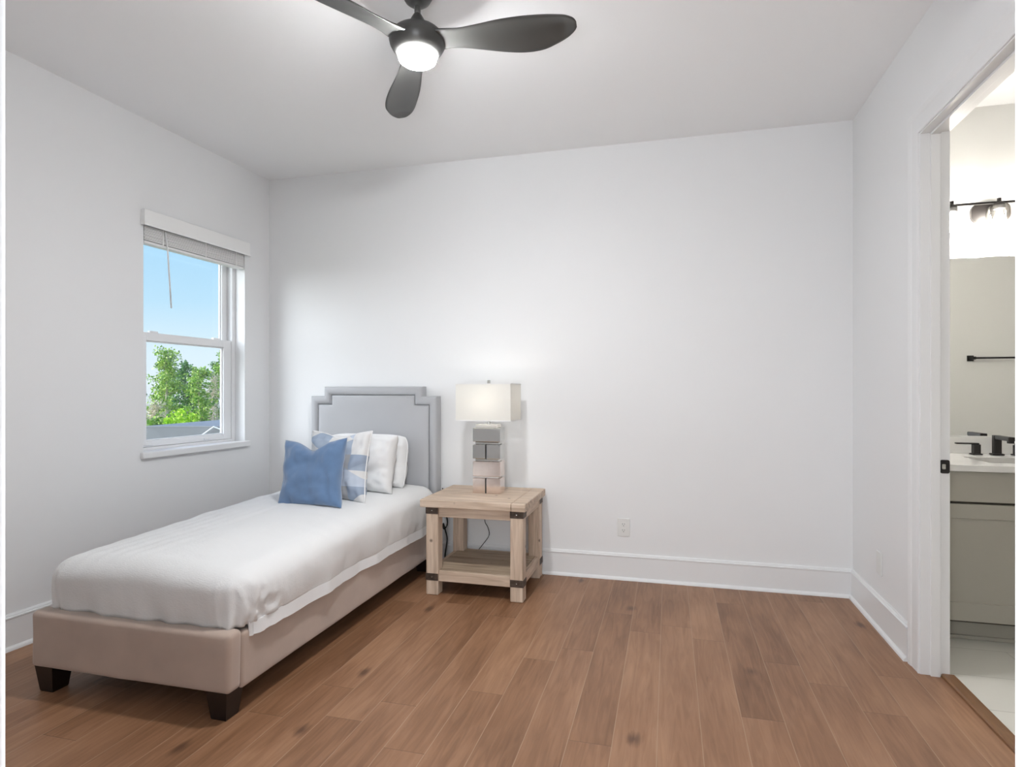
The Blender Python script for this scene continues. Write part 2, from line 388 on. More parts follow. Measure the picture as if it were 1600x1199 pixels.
# left wall with the window opening
WS0, WS1, WZ0, WZ1 = -1.093, -.262, .865, 2.262
b_ = B()
lwbox(b_, -3.72, WS0, 0, .17, 0, H); lwbox(b_, WS1, .10, 0, .17, 0, H)
lwbox(b_, WS0, WS1, 0, .17, 0, WZ0); lwbox(b_, WS0, WS1, 0, .17, WZ1, H)
struct(obj('wall_left', b_, M_wall), 'white wall with the single window', 'wall')
# right wall with the bathroom doorway
DY0, DY1, DZ = 2.20, 2.955, 2.345
b_ = B()
bx(b_, XR, XB, YF1, DY0-.02, 0, H); bx(b_, XR, XB, DY1+.02, YB, 0, H); bx(b_, XR, XB, DY0-.02, DY1+.02, DZ+.02, H)
struct(obj('wall_right', b_, M_wallr), 'white wall with the open bathroom doorway', 'wall')
# front wall round the bedroom doorway in which the camera stands
FX0, FX1, FZ = -.6135, .2015, 2.44
b_ = B()
bx(b_, -3.30, FX0-.02, YF0, YF1, 0, H); bx(b_, FX1+.02, XB, YF0, YF1, 0, H); bx(b_, FX0-.02, FX1+.02, YF0, YF1, FZ+.02, H)
struct(obj('wall_front', b_, M_wall), 'wall around the bedroom entrance doorway', 'wall')
# bathroom and hall walls
b_ = B(); bx(b_, XB-.05, 3.32, YB, YB+.12, 0, H); struct(obj('wall_bathroom_back', b_, M_bath), 'bathroom wall behind mirror and vanity light', 'wall')
b_ = B(); bx(b_, 3.2, 3.32, 1.93, YB, 0, H); struct(obj('wall_bathroom_right', b_, M_bath), 'far side wall of the bathroom', 'wall')
b_ = B(); bx(b_, XB, 3.2, 1.93, 2.05, 0, H); struct(obj('wall_bathroom_front', b_, M_bath), 'bathroom wall carrying the towel bar', 'wall')
b_ = B(); bx(b_, -1.82, -1.7, -2.3, YF0, 0, H); bx(b_, 1.5, 1.62, -2.3, YF0, 0, H); bx(b_, -1.82, 1.62, -2.42, -2.3, 0, H)
struct(obj('wall_hall', b_, M_wall), 'walls of the hall outside the bedroom', 'wall')
# baseboards
BP = [(0, 0), (.028, 0), (.028, .004), (.025, .012), (.019, .018), (.014, .020), (.014, .146), (.0175, .150), (.0175, .156), (.0095, .158), (.0095, .163), (.006, .170), (0, .170)]
b_ = B(); sweep(b_, BP, (-2.95, YB), (XR, YB), (0, -1)); struct(obj('baseboard_back', b_, M_trim), 'white baseboard under the back wall', 'baseboard')
b_ = B(); p0 = LW(-3.55, 0, 0); p1 = LW(0, 0, 0); sweep(b_, BP, (p0.x, p0.y), (p1.x, p1.y), (-NL.x, -NL.y)); struct(obj('baseboard_left', b_, M_trim), 'white baseboard under the window wall', 'baseboard')
b_ = B(); sweep(b_, BP, (XR, 3.075), (XR, YB), (-1, 0)); sweep(b_, BP, (XR, YF1), (XR, 2.08), (-1, 0)); struct(obj('baseboard_right', b_, M_trim), 'white baseboard beside the bathroom doorway', 'baseboard')

# casings --------------------------------------------------------------
def casing_board(bm, x_face, ya, yb, z0, z1, inner_low, T, vertical=True):
    pass
def cprof(wd, t):   # profile across the width: inner edge 0 -> outer edge wd (distance, thickness)
    return [(0, 0), (0, t*.70), (.004, t*.86), (.012, t*.70), (wd-.040, t*.78), (wd-.030, t*1.05), (wd-.012, t*1.25), (wd-.004, t*1.2), (wd, t*.8), (wd, 0)]
def frame_casing(name, axis, face, sgn, a0, a1, top, wd, t, label, sides=(True, True)):
    """mitred three-sided casing. axis 'X': wall normal is X (a runs along Y); 'Y': normal is Y (a runs along X)."""
    bm = B(); P = cprof(wd, t)
    def pt(a, z, d): return (face+sgn*d, a, z) if axis == 'X' else (a, face+sgn*d, z)
    path = [(a0, 0, -1, 0), (a0, top, -1, 1), (a1, top, 1, 1), (a1, 0, 1, 0)]
    rings = [[bm.verts.new(pt(a+ua*w_, z+uz*w_, d)) for w_, d in P] for a, z, ua, uz in path]
    n = len(P)
    for A, Bq in zip(rings, rings[1:]):
        for i in range(n): bm.faces.new((A[i], A[(i+1) % n], Bq[(i+1) % n], Bq[i]))
    bm.faces.new(rings[0][::-1]); bm.faces.new(rings[-1])
    return struct(obj(name, bm, M_trim), label, 'trim')
frame_casing('trim_1', 'X', XR, -1, DY0-.006, DY1+.006, DZ+.006, .108, .012, 'white moulded casing around the bathroom doorway')
c2 = frame_casing('trim_2', 'Y', YF1, 1, -.6186, .2055, FZ+.006, .10, .018, 'white casing at the edges of the entrance doorway')
# jambs
jr = bpy.data.objects.new('door_1', None); C.objects.link(jr); jr.location = (XR, DY1, 0); jr.empty_display_size = .1
struct(jr, 'white jambs of the open bathroom doorway', 'doorway')
def jb(name, x0, x1, y0, y1, z0, z1, m=M_trim, bev=.001):
    b_ = B(); bx(b_, x0-XR, x1-XR, y0-DY1, y1-DY1, z0, z1, bev); return obj(name, b_, m, jr)
jb('jamb', XR-.003, XB+.002, DY1, DY1+.02, 0, DZ+.02); jb('jamb', XR-.003, XB+.002, DY0-.02, DY0, 0, DZ+.02)
jb('head_jamb', XR-.003, XB+.002, DY0, DY1, DZ, DZ+.02)
jb('door_stop', 1.092, 1.127, DY1-.011, DY1, 0, DZ); jb('door_stop', 1.092, 1.127, DY0, DY0+.011, 0, DZ); jb('door_stop', 1.092, 1.127, DY0+.011, DY1-.011, DZ-.011, DZ)
# strike plate
b_ = B(); rr = [(math.cos(t), math.sin(t)) for t in [i*2*PI/24 for i in range(24)]]
def rrect(w_, h_, r, n=5):
    out = []
    for cx, cy, a0 in ((w_/2-r, h_/2-r, 0), (-w_/2+r, h_/2-r, PI/2), (-w_/2+r, -h_/2+r, PI), (w_/2-r, -h_/2+r, 1.5*PI)):
        for i in range(n+1):
            a = a0+i*PI/2/n; out.append((cx+r*math.cos(a), cy+r*math.sin(a)))
    return out
prism(b_, [(x+1.147-XR, z+.904) for x, z in rrect(.036, .058, .008)], -.003, .0002)
sp_ = obj('strike_plate', b_, M_black, jr)
b_ = B(); prism(b_, [(x+1.143-XR, z+.904) for x, z in rrect(.014, .022, .003)], -.0034, -.0028); obj('strike_hole', b_, M_chrome, sp_)
# entrance jambs
j2 = bpy.data.objects.new('door_2', None); C.objects.link(j2); j2.location = (0, YF1, 0)
struct(j2, 'white jambs of the entrance doorway at the picture edges', 'doorway')
for x0, x1 in ((FX0-.02, FX0), (FX1, FX1+.02)):
    b_ = B(); bx(b_, x0, x1, YF0-.0-YF1, 0, 0, FZ+.02); obj('jamb', b_, M_trim, j2)
b_ = B(); bx(b_, FX0, FX1, YF0-YF1, 0, FZ, FZ+.02); obj('head_jamb', b_, M_trim, j2)
# wooden threshold
b_ = B(); prism(b_, [(XR+.075, 0), (XR+.130, 0), (XR+.130, .006), (XR+.124, .013), (XR+.082, .013), (XR+.075, .009)], DY0, DY1, 'Y')
struct(obj('trim_3', b_, M_thresh), 'brown wooden threshold strip in the bathroom doorway', 'threshold')

# ------------------------------------------------------------------ window
wr = bpy.data.objects.new('window_1', None); C.objects.link(wr); wr.location = LW((WS0+WS1)/2, .09, 0)
wr.rotation_euler = (0, 0, -AL); struct(wr, 'white single hung window showing pines and sky', 'window')
# local frame: x = -off (towards room is +x), y = along s
def wb_(bm, s0, s1, o0, o1, z0, z1, bev=.002):
    sm = (WS0+WS1)/2
    return bx(bm, .09-o1, .09-o0, s0-sm, s1-sm, z0, z1, bev)
b_ = B()
wb_(b_, WS0, WS0+.030, .085, .165, WZ0, WZ1); wb_(b_, WS1-.030, WS1, .085, .165, WZ0, WZ1)
wb_(b_, WS0+.03, WS1-.03, .085, .165, WZ1-.03, WZ1); wb_(b_, WS0+.03, WS1-.03, .085, .165, WZ0, WZ0+.018)
obj('window_frame', b_, M_vinyl, wr)
def sash(name, o0, o1, z0, z1, st, rb, rt):
    b_ = B(); a0, a1 = WS0+.032, WS1-.032
    wb_(b_, a0, a0+st, o0, o1, z0, z1); wb_(b_, a1-st, a1, o0, o1, z0, z1)
    wb_(b_, a0+st, a1-st, o0, o1, z0, z0+rb); wb_(b_, a0+st, a1-st, o0, o1, z1-rt, z1)
    # glazing bead
    for q0, q1, w0, w1 in ((a0+st, a0+st+.008, z0+rb, z1-rt), (a1-st-.008, a1-st, z0+rb, z1-rt)): wb_(b_, q0, q1, o0+.012, o1-.006, w0, w1, .001)
    for w0, w1 in ((z0+rb, z0+rb+.008), (z1-rt-.008, z1-rt)): wb_(b_, a0+st+.008, a1-st-.008, o0+.012, o1-.006, w0, w1, .001)
    so_ = obj(name, b_, M_vinyl, wr)
    b_ = B(); wb_(b_, a0+st-.004, a1-st+.004, (o0+o1)/2-.002, (o0+o1)/2+.002, z0+rb-.004, z1-rt+.004, 0); obj('glass_pane', b_, M_glass, so_)
    return so_
lower = sash('sash', .092, .124, WZ0+.020, 1.588, .070, .036, .050)
upper = sash('sash', .128, .158, 1.540, WZ1-.032, .048, .045, .040)
for s_ in (-.99, -.50):   # lift grips and latches
    b_ = B(); wb_(b_, s_-.045, s_+.045, .084, .093, WZ0+.030, WZ0+.038, .0015); obj('lift_grip', b_, M_vinyl, lower)
for s_ in (-.93, -.42):
    b_ = B(); wb_(b_, s_-.03, s_+.03, .098, .120, 1.588, 1.600, .003); obj('sash_latch', b_, M_vinyl, lower)
# stool
b_ = B(); wb_(b_, WS0-.022, WS1+.034, -.026, 0, WZ0-.038, WZ0+.002, .006); wb_(b_, WS0, WS1, 0, .084, WZ0-.001, WZ0+.002, 0)
obj('window_sill', b_, M_trim, wr)
# ------------------------------------------------------------------ blind
bl = thing('window_blind', 'white slatted blind pulled up under a valance at the window top', 'blind', LW((WS0+WS1)/2, 0, 2.2), rz=-AL)
SM = (WS0+WS1)/2
def lb(bm, s0, s1, o0, o1, z0, z1, bev=.001): return bx(bm, -o1, -o0, s0-SM, s1-SM, z0-2.2, z1-2.2, bev)
b_ = B(); lb(b_, WS0-.020, WS1+.016, -.034, -.024, 2.206, 2.298, .003); lb(b_, WS0-.020, WS0-.010, -.026, -.0005, 2.206, 2.298, .002); lb(b_, WS1+.006, WS1+.016, -.026, -.0005, 2.206, 2.298, .002)
lb(b_, WS0-.024, WS1+.020, -.038, -.028, 2.203, 2.214, .003)
obj('valance', b_, M_blind, bl)
b_ = B(); lb(b_, WS0+.008, WS1-.008, .004, .052, 2.214, 2.258, .002); obj('headrail', b_, M_blind, bl)
for i in range(9):
    z = 2.130+i*.0094; rnd = random.uniform(-.0015, .0015)
    b_ = B(); lb(b_, WS0+.008, WS1-.008, .003+rnd, .053+rnd, z-.0034, z+.0034, .0014)
    obj('slat', b_, M_blind, bl)
b_ = B(); lb(b_, WS0+.008, WS1-.008, .002, .054, 2.106, 2.121, .003); obj('bottom_rail', b_, M_blind, bl)
for s_ in (-.955, -.62, -.345):
    b_ = B(); lb(b_, s_-.004, s_+.004, -.0005, .0022, 2.110, 2.216, .0005); obj('ladder_tape', b_, M_blind, bl)
b_ = B(); tube(b_, [(.006, -.945-SM, .0), (.012, -.935-SM, -.10), (.02, -.915-SM, -.46)], .0045, 8); obj('wand', b_, M_trim, bl, True)

# ------------------------------------------------------------------ outside
b_ = B(); bx(b_, -90, -4, -60, 90, -3.3, -3.2); struct(obj('ground', b_, M_ground), 'dry ground far below the window', 'ground')
F = Vector((-math.sin(YAW), math.cos(YAW), 0)); R = Vector((math.cos(YAW), math.sin(YAW), 0))
def WP(px, d, z): p = F*d+R*((px-800)/933*d); return Vector((p.x, p.y, z))
rf = thing('porch_roof', 'low grey roof with a pale top edge seen below the trees', 'roof', WP(290, 7, .3))
o_ = WP(290, 7, .3)
b_ = B(); a, c_ = WP(60, 7, 0), WP(480, 7, 0); a2, c2_ = WP(60, 7.1, 0), WP(480, 7.1, 0)
vs = [b_.verts.new(Vector((p.x, p.y, z))-o_) for z in (.02, .798) for p in (a, c_, c2_, a2)]
for f_ in ((0, 1, 5, 4), (1, 2, 6, 5), (2, 3, 7, 6), (3, 0, 4, 7), (4, 5, 6, 7), (3, 2, 1, 0)): b_.faces.new([vs[i] for i in f_])
obj('fascia', b_, M_roof, rf)
b_ = B(); q = [WP(225, 7.0, 0), WP(480, 7.0, 0), WP(480, 9.9, 0), WP(350, 8.6, 0)]
vs = [b_.verts.new(Vector((p.x, p.y, z))-o_) for z in (.80, .812) for p in q]
for f_ in ((0, 1, 5, 4), (1, 2, 6, 5), (2, 3, 7, 6), (3, 0, 4, 7), (4, 5, 6, 7), (3, 2, 1, 0)): b_.faces.new([vs[i] for i in f_])
obj('roof_top', b_, M_rooftop, rf)
b_ = B(); tube(b_, [WP(306, 6.96, 1.2326-77*6.96/933)-o_, WP(334, 6.96, 1.2326-57*6.96/933)-o_, WP(360, 6.96, 1.2326-67*6.96/933)-o_], .008, 6); obj('white_strap', b_, M_trim, rf)

def tree_mesh(kind, h, spread, seed, crown0=.25, n=1500):
    rnd = random.Random(seed)
    trunk = B(); tube(trunk, [(0, 0, 0), (.03*h*.1, 0, h*.35), (-.02, .03, h*.7), (0, 0, h*.97)], [h*.018, h*.014, h*.008, h*.002], 7)
    crown = B()
    nb = 46 if kind != 'bush' else 40
    tips = []
    for i in range(nb):
        t = crown0+(1-crown0)*((i+.5)/nb)
        if kind == 'bush': t = rnd.uniform(.1, .95); L_ = spread*math.sqrt(max(.05, 1-(2*t-1)**2))
        else: L_ = spread*(1-.72*(t-crown0)/(1-crown0))*rnd.uniform(.55, 1.1)*(1 if t > crown0+.1 else .8)
        a = rnd.uniform(0, 2*PI); z = t*h
        e = Vector((math.cos(a)*L_, math.sin(a)*L_, z+L_*rnd.uniform(.05, .45)))
        s_ = Vector((0, 0, z))
        tube(trunk, [s_, (s_+e)/2+Vector((0, 0, -.04)), e], [.02, .012, .005], 4, False)
        for k in range(5): tips.append(s_.lerp(e, rnd.uniform(.35, 1.08)))
    per = max(3, n//len(tips))
    for p in tips:
        cr = rnd.uniform(.16, .30)*(spread/1.3)**.5
        for _ in range(per):
            d = Vector((rnd.gauss(0, 1), rnd.gauss(0, 1), rnd.gauss(.2, .8)))
            d.normalize(); q = p+d*cr*rnd.uniform(.1, 1.0)
            L_ = rnd.uniform(.07, .14) if kind != 'bush' else rnd.uniform(.06, .11); W_ = L_*(.28 if kind == 'pine' else .6 if kind == 'bush' else .08)
            side = d.cross(Vector((rnd.uniform(-1, 1), rnd.uniform(-1, 1), rnd.uniform(-1, 1)))).normalized()*W_
            v = [crown.verts.new(q-side), crown.verts.new(q+d*L_*.5-side*.3+side*1.6), crown.verts.new(q+d*L_), crown.verts.new(q+d*L_*.4-side*1.3)]
            crown.faces.new(v)
    return trunk, crown
def make_tree(name, kind, h, spread, seed, px, d, leafm, label, cat='tree', group=None, z0=-3.2, crown0=.25, n=3000):
    t = thing(name, label, cat, WP(px, d, z0), group)
    tb, cb = tree_mesh(kind, h, spread, seed, crown0, n)
    obj('trunk', tb, M_bark, t); c_ = obj('foliage', cb, leafm, t)
    return t
def copy_thing(o, loc, label, rz=0, sc=1):
    r = o.copy(); C.objects.link(r); r.location = loc; r['label'] = label; r.rotation_euler = (0, 0, rz); r.scale = (sc, sc, sc)
    for ch in list(o.children):
        c_ = ch.copy(); C.objects.link(c_); c_.parent = r
    return r
G = 'pine trees beyond the window'
t1 = make_tree('pine_tree', 'pine', 6.2, 1.3, 1, 260, 28, M_pine, 'tall green pine with pale trunk, leftmost tree in the window view', group=G, n=4400, crown0=.36)
t2 = make_tree('pine_tree', 'pine', 5.8, .95, 2, 289, 31.5, M_pinedk, 'dark green pine standing behind and right of the tall left pine', group=G, n=4200)
t3 = make_tree('pine_tree', 'pine', 5.2, 1.05, 3, 311, 25.3, M_pine, 'shorter yellow-green pine in the middle of the window view', group=G, n=4600)
t4 = make_tree('pine_tree', 'pine', 6.3, .9, 4, 346, 31.5, M_pine, 'green pine with bare tan twigs at the right side of the window view', group=G, n=4600)
t6 = make_tree('bare_thicket', 'twig', 3.9, .75, 6, 243, 24.7, M_twig, 'pale bare twiggy shrub low in front of the leftmost pine', 'shrub', n=4000, crown0=.1)
t7 = make_tree('bare_thicket', 'twig', 5.1, .75, 7, 333, 28.3, M_twig, 'pale bare twiggy tree between the two pines on the right', 'shrub', n=4000, crown0=.1)
t8 = make_tree('leafy_bush', 'bush', 3.7, .85, 8, 293, 22.3, M_bush, 'bright yellow-green bush just above the grey roof', 'shrub', n=5200, crown0=.1)
t9 = make_tree('leafy_bush', 'bush', 3.6, .7, 9, 229, 19.8, M_pine, 'low olive green bush at the lower left corner of the window view', 'shrub', n=3600)
k = 0
for px, d, src, sc in ((185, 29, t1, .95), (212, 35, t2, .95), (140, 32, t4, .95), (378, 31, t2, .95), (418, 29, t1, .9), (302, 36, t4, .90), (338, 40, t2, 1.05), (262, 44, t3, 1.22), (95, 30, t3, 1.0), (460, 35, t4, .95)):
    side = 'left of' if px < 224 else 'right of' if px > 352 else 'behind'
    lab = ('distant pine standing %s the trees framed by the window' % side)
    o = copy_thing(src, WP(px, d, -3.2), lab, rz=k*1.3, sc=sc); k += 1
    o['group'] = 'background pines '+side+' the window view'

# ------------------------------------------------------------------ bed
BX0, BX1, BY0, BY1 = -2.515, -1.565, 1.855, 3.86
bed = thing('bed', 'twin bed with taupe upholstered frame and grey headboard', 'bed', (-2.032, 2.86, 0))
BO = Vector((-2.032, 2.86, 0))
def bo(name, bm, m, smooth=False, parent=None):
    for v in bm.verts: v.co -= BO
    return obj(name, bm, m, parent or bed, smooth)
FZ0, FZ1 = .105, .325
def soft_box(x0, x1, y0, y1, z0, z1, r=.018, amp=.002, seed=0, cuts=10):
    b_ = B(); bx(b_, x0, x1, y0, y1, z0, z1, r, 4)
    bmesh.ops.subdivide_edges(b_, edges=[e for e in b_.edges if e.calc_length() > .12], cuts=cuts, use_grid_fill=True)
    bmesh.ops.recalc_face_normals(b_, faces=b_.faces[:])
    for v in b_.verts:
        n_ = noise.noise(v.co*6+Vector((seed, 0, 0)))
        v.co += v.normal*n_*amp
    return b_
bo('footboard', soft_box(BX0-.002, BX1+.002, BY0, BY0+.075, FZ0, FZ1+.005, .02, .003, 1), M_taupe, True)
bo('side_rail', soft_box(BX1-.06, BX1, BY0+.074, BY1, FZ0-.008, FZ1-.012, .016, .003, 2), M_taupe, True)
bo('side_rail', soft_box(BX0, BX0+.06, BY0+.074, BY1, FZ0-.008, FZ1-.012, .016, .003, 3), M_taupe, True)
for lx in (BX0+.055, BX1-.06):
    for ly in (BY0+.055, BY1-.06):
        b_ = B(); t_, w_ = .046, .034
        vs = [b_.verts.new((lx+sx*r_, ly+sy*r_, z)) for z, r_ in ((0, w_-.002), (.006, w_), (FZ0+.004, t_)) for sx, sy in ((-1, -1), (1, -1), (1, 1), (-1, 1))]
        for k_ in (0, 4):
            for i in range(4): b_.faces.new((vs[k_+i], vs[k_+(i+1) % 4], vs[k_+4+(i+1) % 4], vs[k_+4+i]))
        b_.faces.new(vs[3::-1]); b_.faces.new(vs[8:12])
        bo('leg', b_, M_espresso)
# slat base / mattress
b_ = B(); bx(b_, BX0+.055, BX1-.055, BY0+.08, BY1, .13, .20, .004); bo('slat_base', b_, M_espresso)
# headboard
HX0, HX1, HY = -2.529, -1.545, 3.84
def notch_outline(x0, x1, zsh, ztop, step, z0=.10, r=.014):
    pts = [(x0, z0), (x0, zsh), (x0+step, zsh), (x0+step, ztop), (x1-step, ztop), (x1-step, zsh), (x1, zsh), (x1, z0)]
    return pts
OUT = notch_outline(HX0, HX1, 1.190, 1.258, .108)
def inset(pts, d):
    # polygon known orientation: clockwise; build by hand for the notch
    x0, x1 = pts[0][0]+d, pts[-1][0]-d
    zsh, zt = pts[1][1]-d, pts[3][1]-d
    st = pts[2][0]+d-x0
    return [(x0, pts[0][1]), (x0, zsh), (x0+st, zsh), (x0+st, zt), (x1-st, zt), (x1-st, zsh), (x1, zsh), (x1, pts[0][1])]
def loft_outlines(lst, ys, close_front=True, close_back=True):
    b_ = B(); rings = [[b_.verts.new((x, y, z)) for x, z in o_] for o_, y in zip(lst, ys)]
    n = len(rings[0])
    for A, Bq in zip(rings, rings[1:]):
        for i in range(n): b_.faces.new((A[i], A[(i+1) % n], Bq[(i+1) % n], Bq[i]))
    if close_back: b_.faces.new(rings[0])
    if close_front: b_.faces.new(rings[-1])
    return b_
YBK = 3.918
BW = .060
ins = [0, 0, .004, .012, .026, .040, .052, BW-.002, BW]
yy = [YBK, HY+.020, HY+.008, HY+.001, HY-.003, HY-.001, HY+.006, HY+.016, HY+.030]
b_ = loft_outlines([inset(OUT, d) for d in ins], yy)
hb = bo('headboard', b_, M_grey, True)
hb.modifiers.new('es', 'EDGE_SPLIT').split_angle = math.radians(50)
ins2 = [BW+.0015, BW+.0015, BW+.006, BW+.016, BW+.04, BW+.09]
yy2 = [HY+.034, HY+.016, HY+.007, HY+.002, HY-.004, HY-.008]
b_ = loft_outlines([inset(OUT, d) for d in ins2], yy2)
bo('headboard_panel', b_, M_grey, True, None).modifiers.new('es', 'EDGE_SPLIT').split_angle = math.radians(50)

# bedding: mattress under the duvet
mt = B(); bx(mt, BX0+.075, BX1-.075, BY0+.10, BY1-.03, .202, .44, .04, 3); o = obj('mattress', mt, M_sheet, None, True, origin=(-2.032, 2.9, .202))
tag(o, 'white mattress lying on the bed frame under the duvet', 'mattress')
def duvet():
    b_ = B(); r = .090
    x0, x1, y0, y1 = BX0+.062+r*.55, BX1-.045-r*.55, BY0+.085+r*.6, 3.80
    NXc, NYc = 110, 190; D = .20
    def top(x, y):
        ty = (y-1.9)/1.9
        return .537+.048*min(1, max(0, ty*1.5))**.7
    V = {}
    for j in range(NYc+1):
        for i in range(NXc+1):
            px = x0-D+(x1-x0+2*D)*i/NXc
            py = y0-D+(y1-y0+D)*j/NYc
            qx = min(max(px, x0), x1); qy = max(py, y0)
            dx, dy = px-qx, py-qy
            zt = top(qx, qy)
            u = (qx-(x0+x1)/2)/((x1-x0)/2)
            zt += .018*(1-u*u)-.004
            m_ = max(abs(dx), abs(dy))/D
            side = 1 if dx > 0 else -1
            # hem height on the foot and the sides
            hem = .328 if dy < 0 and abs(dy) > abs(dx) else (.332 if dx > 0 else .33)
            if dx != 0 and dy < 0:
                a_ = math.atan2(abs(dy), abs(dx))/(PI/2); hem = (.332 if dx > 0 else .33)*(1-a_)+.330*a_
            Ltot = (zt-hem-r)+r*PI/2
            Ls = m_*Ltot
            if m_ > 0:
                n_ = Vector((dx, dy)).normalized()
                if Ls < r*PI/2: th = Ls/r; out, dn = r*math.sin(th), r*(1-math.cos(th))
                else: out, dn = r, r+(Ls-r*PI/2)
                # puff and folds
                puff = math.sin(min(1, m_)*PI)*.018
                s_ = qy if abs(dx) > 0 else qx
                fold = noise.noise(Vector((px*4.5, py*4.5, .3)))*.016*m_ + noise.noise(Vector((px*13, py*13, 2.3)))*.009*m_
                if dx != 0 and dy < 0: fold += (.005*math.sin(math.atan2(abs(dy), abs(dx))*14))*m_
                if dy < 0: fold += (noise.noise(Vector((px*11, 7.7, m_*1.5)))*.010+.004*math.sin(px*38+m_*3))*m_*m_
                if dx > 0: fold += math.exp(-((py-(y0+.02))/.10)**2)*noise.noise(Vector((py*30, m_*7, 4.1)))*.022*m_
                out += puff+fold+(.020*max(0, n_.x)**2)*m_
                P = Vector((qx+n_.x*out, qy+n_.y*out, zt-dn))
            else: P = Vector((qx, qy, zt))
            # broad wrinkles
            wr_ = noise.noise(Vector((px*2.2, py*1.1, 5)))*.010+noise.noise(Vector((px*5, py*3, 9)))*.005
            stripe = .0016*math.sin((px-.10*py)*2*PI/.075)*max(0, min(1, (x1-.28-px)/.2))
            edge = math.exp(-((m_-.15)/.3)**2)*noise.noise(Vector((px*9, py*9, 1)))*.006
            P.z += (wr_+stripe+edge)*(1-m_*.8)
            V[i, j] = b_.verts.new(P)
    for j in range(NYc):
        for i in range(NXc): b_.faces.new((V[i, j], V[i+1, j], V[i+1, j+1], V[i, j+1]))
    return b_, V, NXc, NYc
db, V, NXc, NYc = duvet()
edgeR = [V[NXc, j].co.copy() for j in range(NYc+1)]; edgeRn = [(V[NXc-8, j].co-V[NXc, j].co) for j in range(NYc+1)]
DO = Vector((-2.032, 2.9, .33))
for v in db.verts: v.co -= DO
o = obj('duvet', db, M_white, None, True); o.location = DO
md = o.modifiers.new('thick', 'SOLIDIFY'); md.thickness = .012; md.offset = -1
tag(o, 'white quilted duvet covering the twin bed', 'duvet')
duv = o
hb_ = B(); prev = None
for j in range(14, NYc+1, 2):
    e = edgeR[j]; wv = noise.noise(Vector((0, e.y*5, 3)))*.006
    ring = [hb_.verts.new(p-DO) for p in (Vector((e.x-.004, e.y, e.z+.008)), Vector((e.x+.0015, e.y, e.z+.008)), Vector((e.x+.003+wv*.2, e.y, e.z-.02)), Vector((e.x+.005+wv*.5, e.y, e.z-.046+wv*.8)), Vector((e.x+.002+wv*.5, e.y, e.z-.047+wv*.8)), Vector((e.x-.001, e.y, e.z-.02)))]
    if prev:
        for i in range(6): hb_.faces.new((prev[i], prev[(i+1) % 6], ring[(i+1) % 6], ring[i]))
    else: hb_.faces.new(ring[::-1])
    prev = ring
hb_.faces.new(prev)
obj('hem', hb_, M_hem, duv, 'auto')

# ------------------------------------------------------------------ pillows
def cushion(name, w_, h_, T, m, n=44, k=.10, sag=0.0, notch=0.0, seed=0, wrinkle=.006, pw=.5, corner=0.0, rnd=0.0):
    b_ = B(); uvl = b_.loops.layers.uv.new('UVMap'); VV = {}
    for side in (1, -1):
        for j in range(n+1):
            for i in range(n+1):
                u = -1+2*i/n; v = -1+2*j/n
                # ease parameters towards the edge for denser rim
                u = math.sin(u*PI/2)*.35+u*.65; v = math.sin(v*PI/2)*.35+v*.65
                if side == -1 and (i in (0, n) or j in (0, n)): VV[side, i, j] = VV[1, i, j]; continue
                x = u*w_/2*(1-k*(1-v*v)*u*u*1.0)
                z = v*h_/2*(1-k*(1-u*u)*v*v*(1.0 if v < 0 else 1.0))
                x *= 1-(rnd*v**4 if v > 0 else rnd*.35*v**4); z *= 1-(rnd*u**4 if v > 0 else rnd*.3*u**4)
                if notch and v > 0: z -= notch*math.exp(-(u/.38)**2)*v**3
                th = T/2*((1-u**4)*(1-v**4))**pw
                if sag: th *= 1+sag*(-v)
                y = -side*th
                wn_ = noise.noise(Vector((u*2.5+seed, v*2.5, side*2)))*wrinkle*1.6+noise.noise(Vector((u*7+seed, v*5, side)))*wrinkle*.6
                y += wn_*min(1, th/(T*.2))
                if notch and v > 0: y += -side*(-notch*.8)*math.exp(-(u/.16)**2)*v**2
                if corner: y += corner*(abs(u)*abs(v))**6
                VV[side, i, j] = b_.verts.new((x, y, z+h_/2))
        for j in range(n):
            for i in range(n):
                q = [VV[side, i, j], VV[side, i+1, j], VV[side, i+1, j+1], VV[side, i, j+1]]
                if side == -1: q = q[::-1]
                f_ = b_.faces.new(q)
                for lp in f_.loops:
                    c_ = lp.vert.co; lp[uvl].uv = (c_.x/w_+.5, c_.z/h_)
    return b_, VV, n
def piping(VV, n, r=.005):
    pts = [VV[1, i, 0].co.copy() for i in range(0, n, 2)]+[VV[1, n, j].co.copy() for j in range(0, n, 2)]+[VV[1, i, n].co.copy() for i in range(n, 0, -2)]+[VV[1, 0, j].co.copy() for j in range(n, -1, -2)]
    return pts
def place(o, bottom, tilt, rz, roll=0):
    """tilt: lean back (about local x), rz yaw"""
    o.matrix_world = Matrix.Translation(Vector(bottom)) @ Matrix.Rotation(rz, 4, 'Z') @ Matrix.Rotation(-tilt, 4, 'X') @ Matrix.Rotation(roll, 4, 'Y')
def pillow(name, label, bottom, tilt, rz, roll, w_, h_, T, m, pipe=None, **kw):
    b_, VV, n = cushion(name, w_, h_, T, m, **kw)
    pts = piping(VV, n)
    o = obj(name, b_, m, None, True)
    if pipe:
        pb = B(); tube(pb, pts, .0045, 6, False); obj('piping', pb, pipe, o, True)
    place(o, bottom, tilt, rz, roll)
    tag(o, label, 'pillow')
    return o
M_pillow = mat('white_pillow_cotton', (.83, .83, .83, 1), .85, bump=(9, .3, .006))
pillow('bed_pillow', 'white bed pillow leaning on the grey headboard, rearmost', (-2.005, 3.64, .584), math.radians(14), math.radians(-2), 0, .64, .36, .17, M_pillow, pipe=M_hem, k=.03, seed=3, wrinkle=.014, pw=.40, rnd=.12)
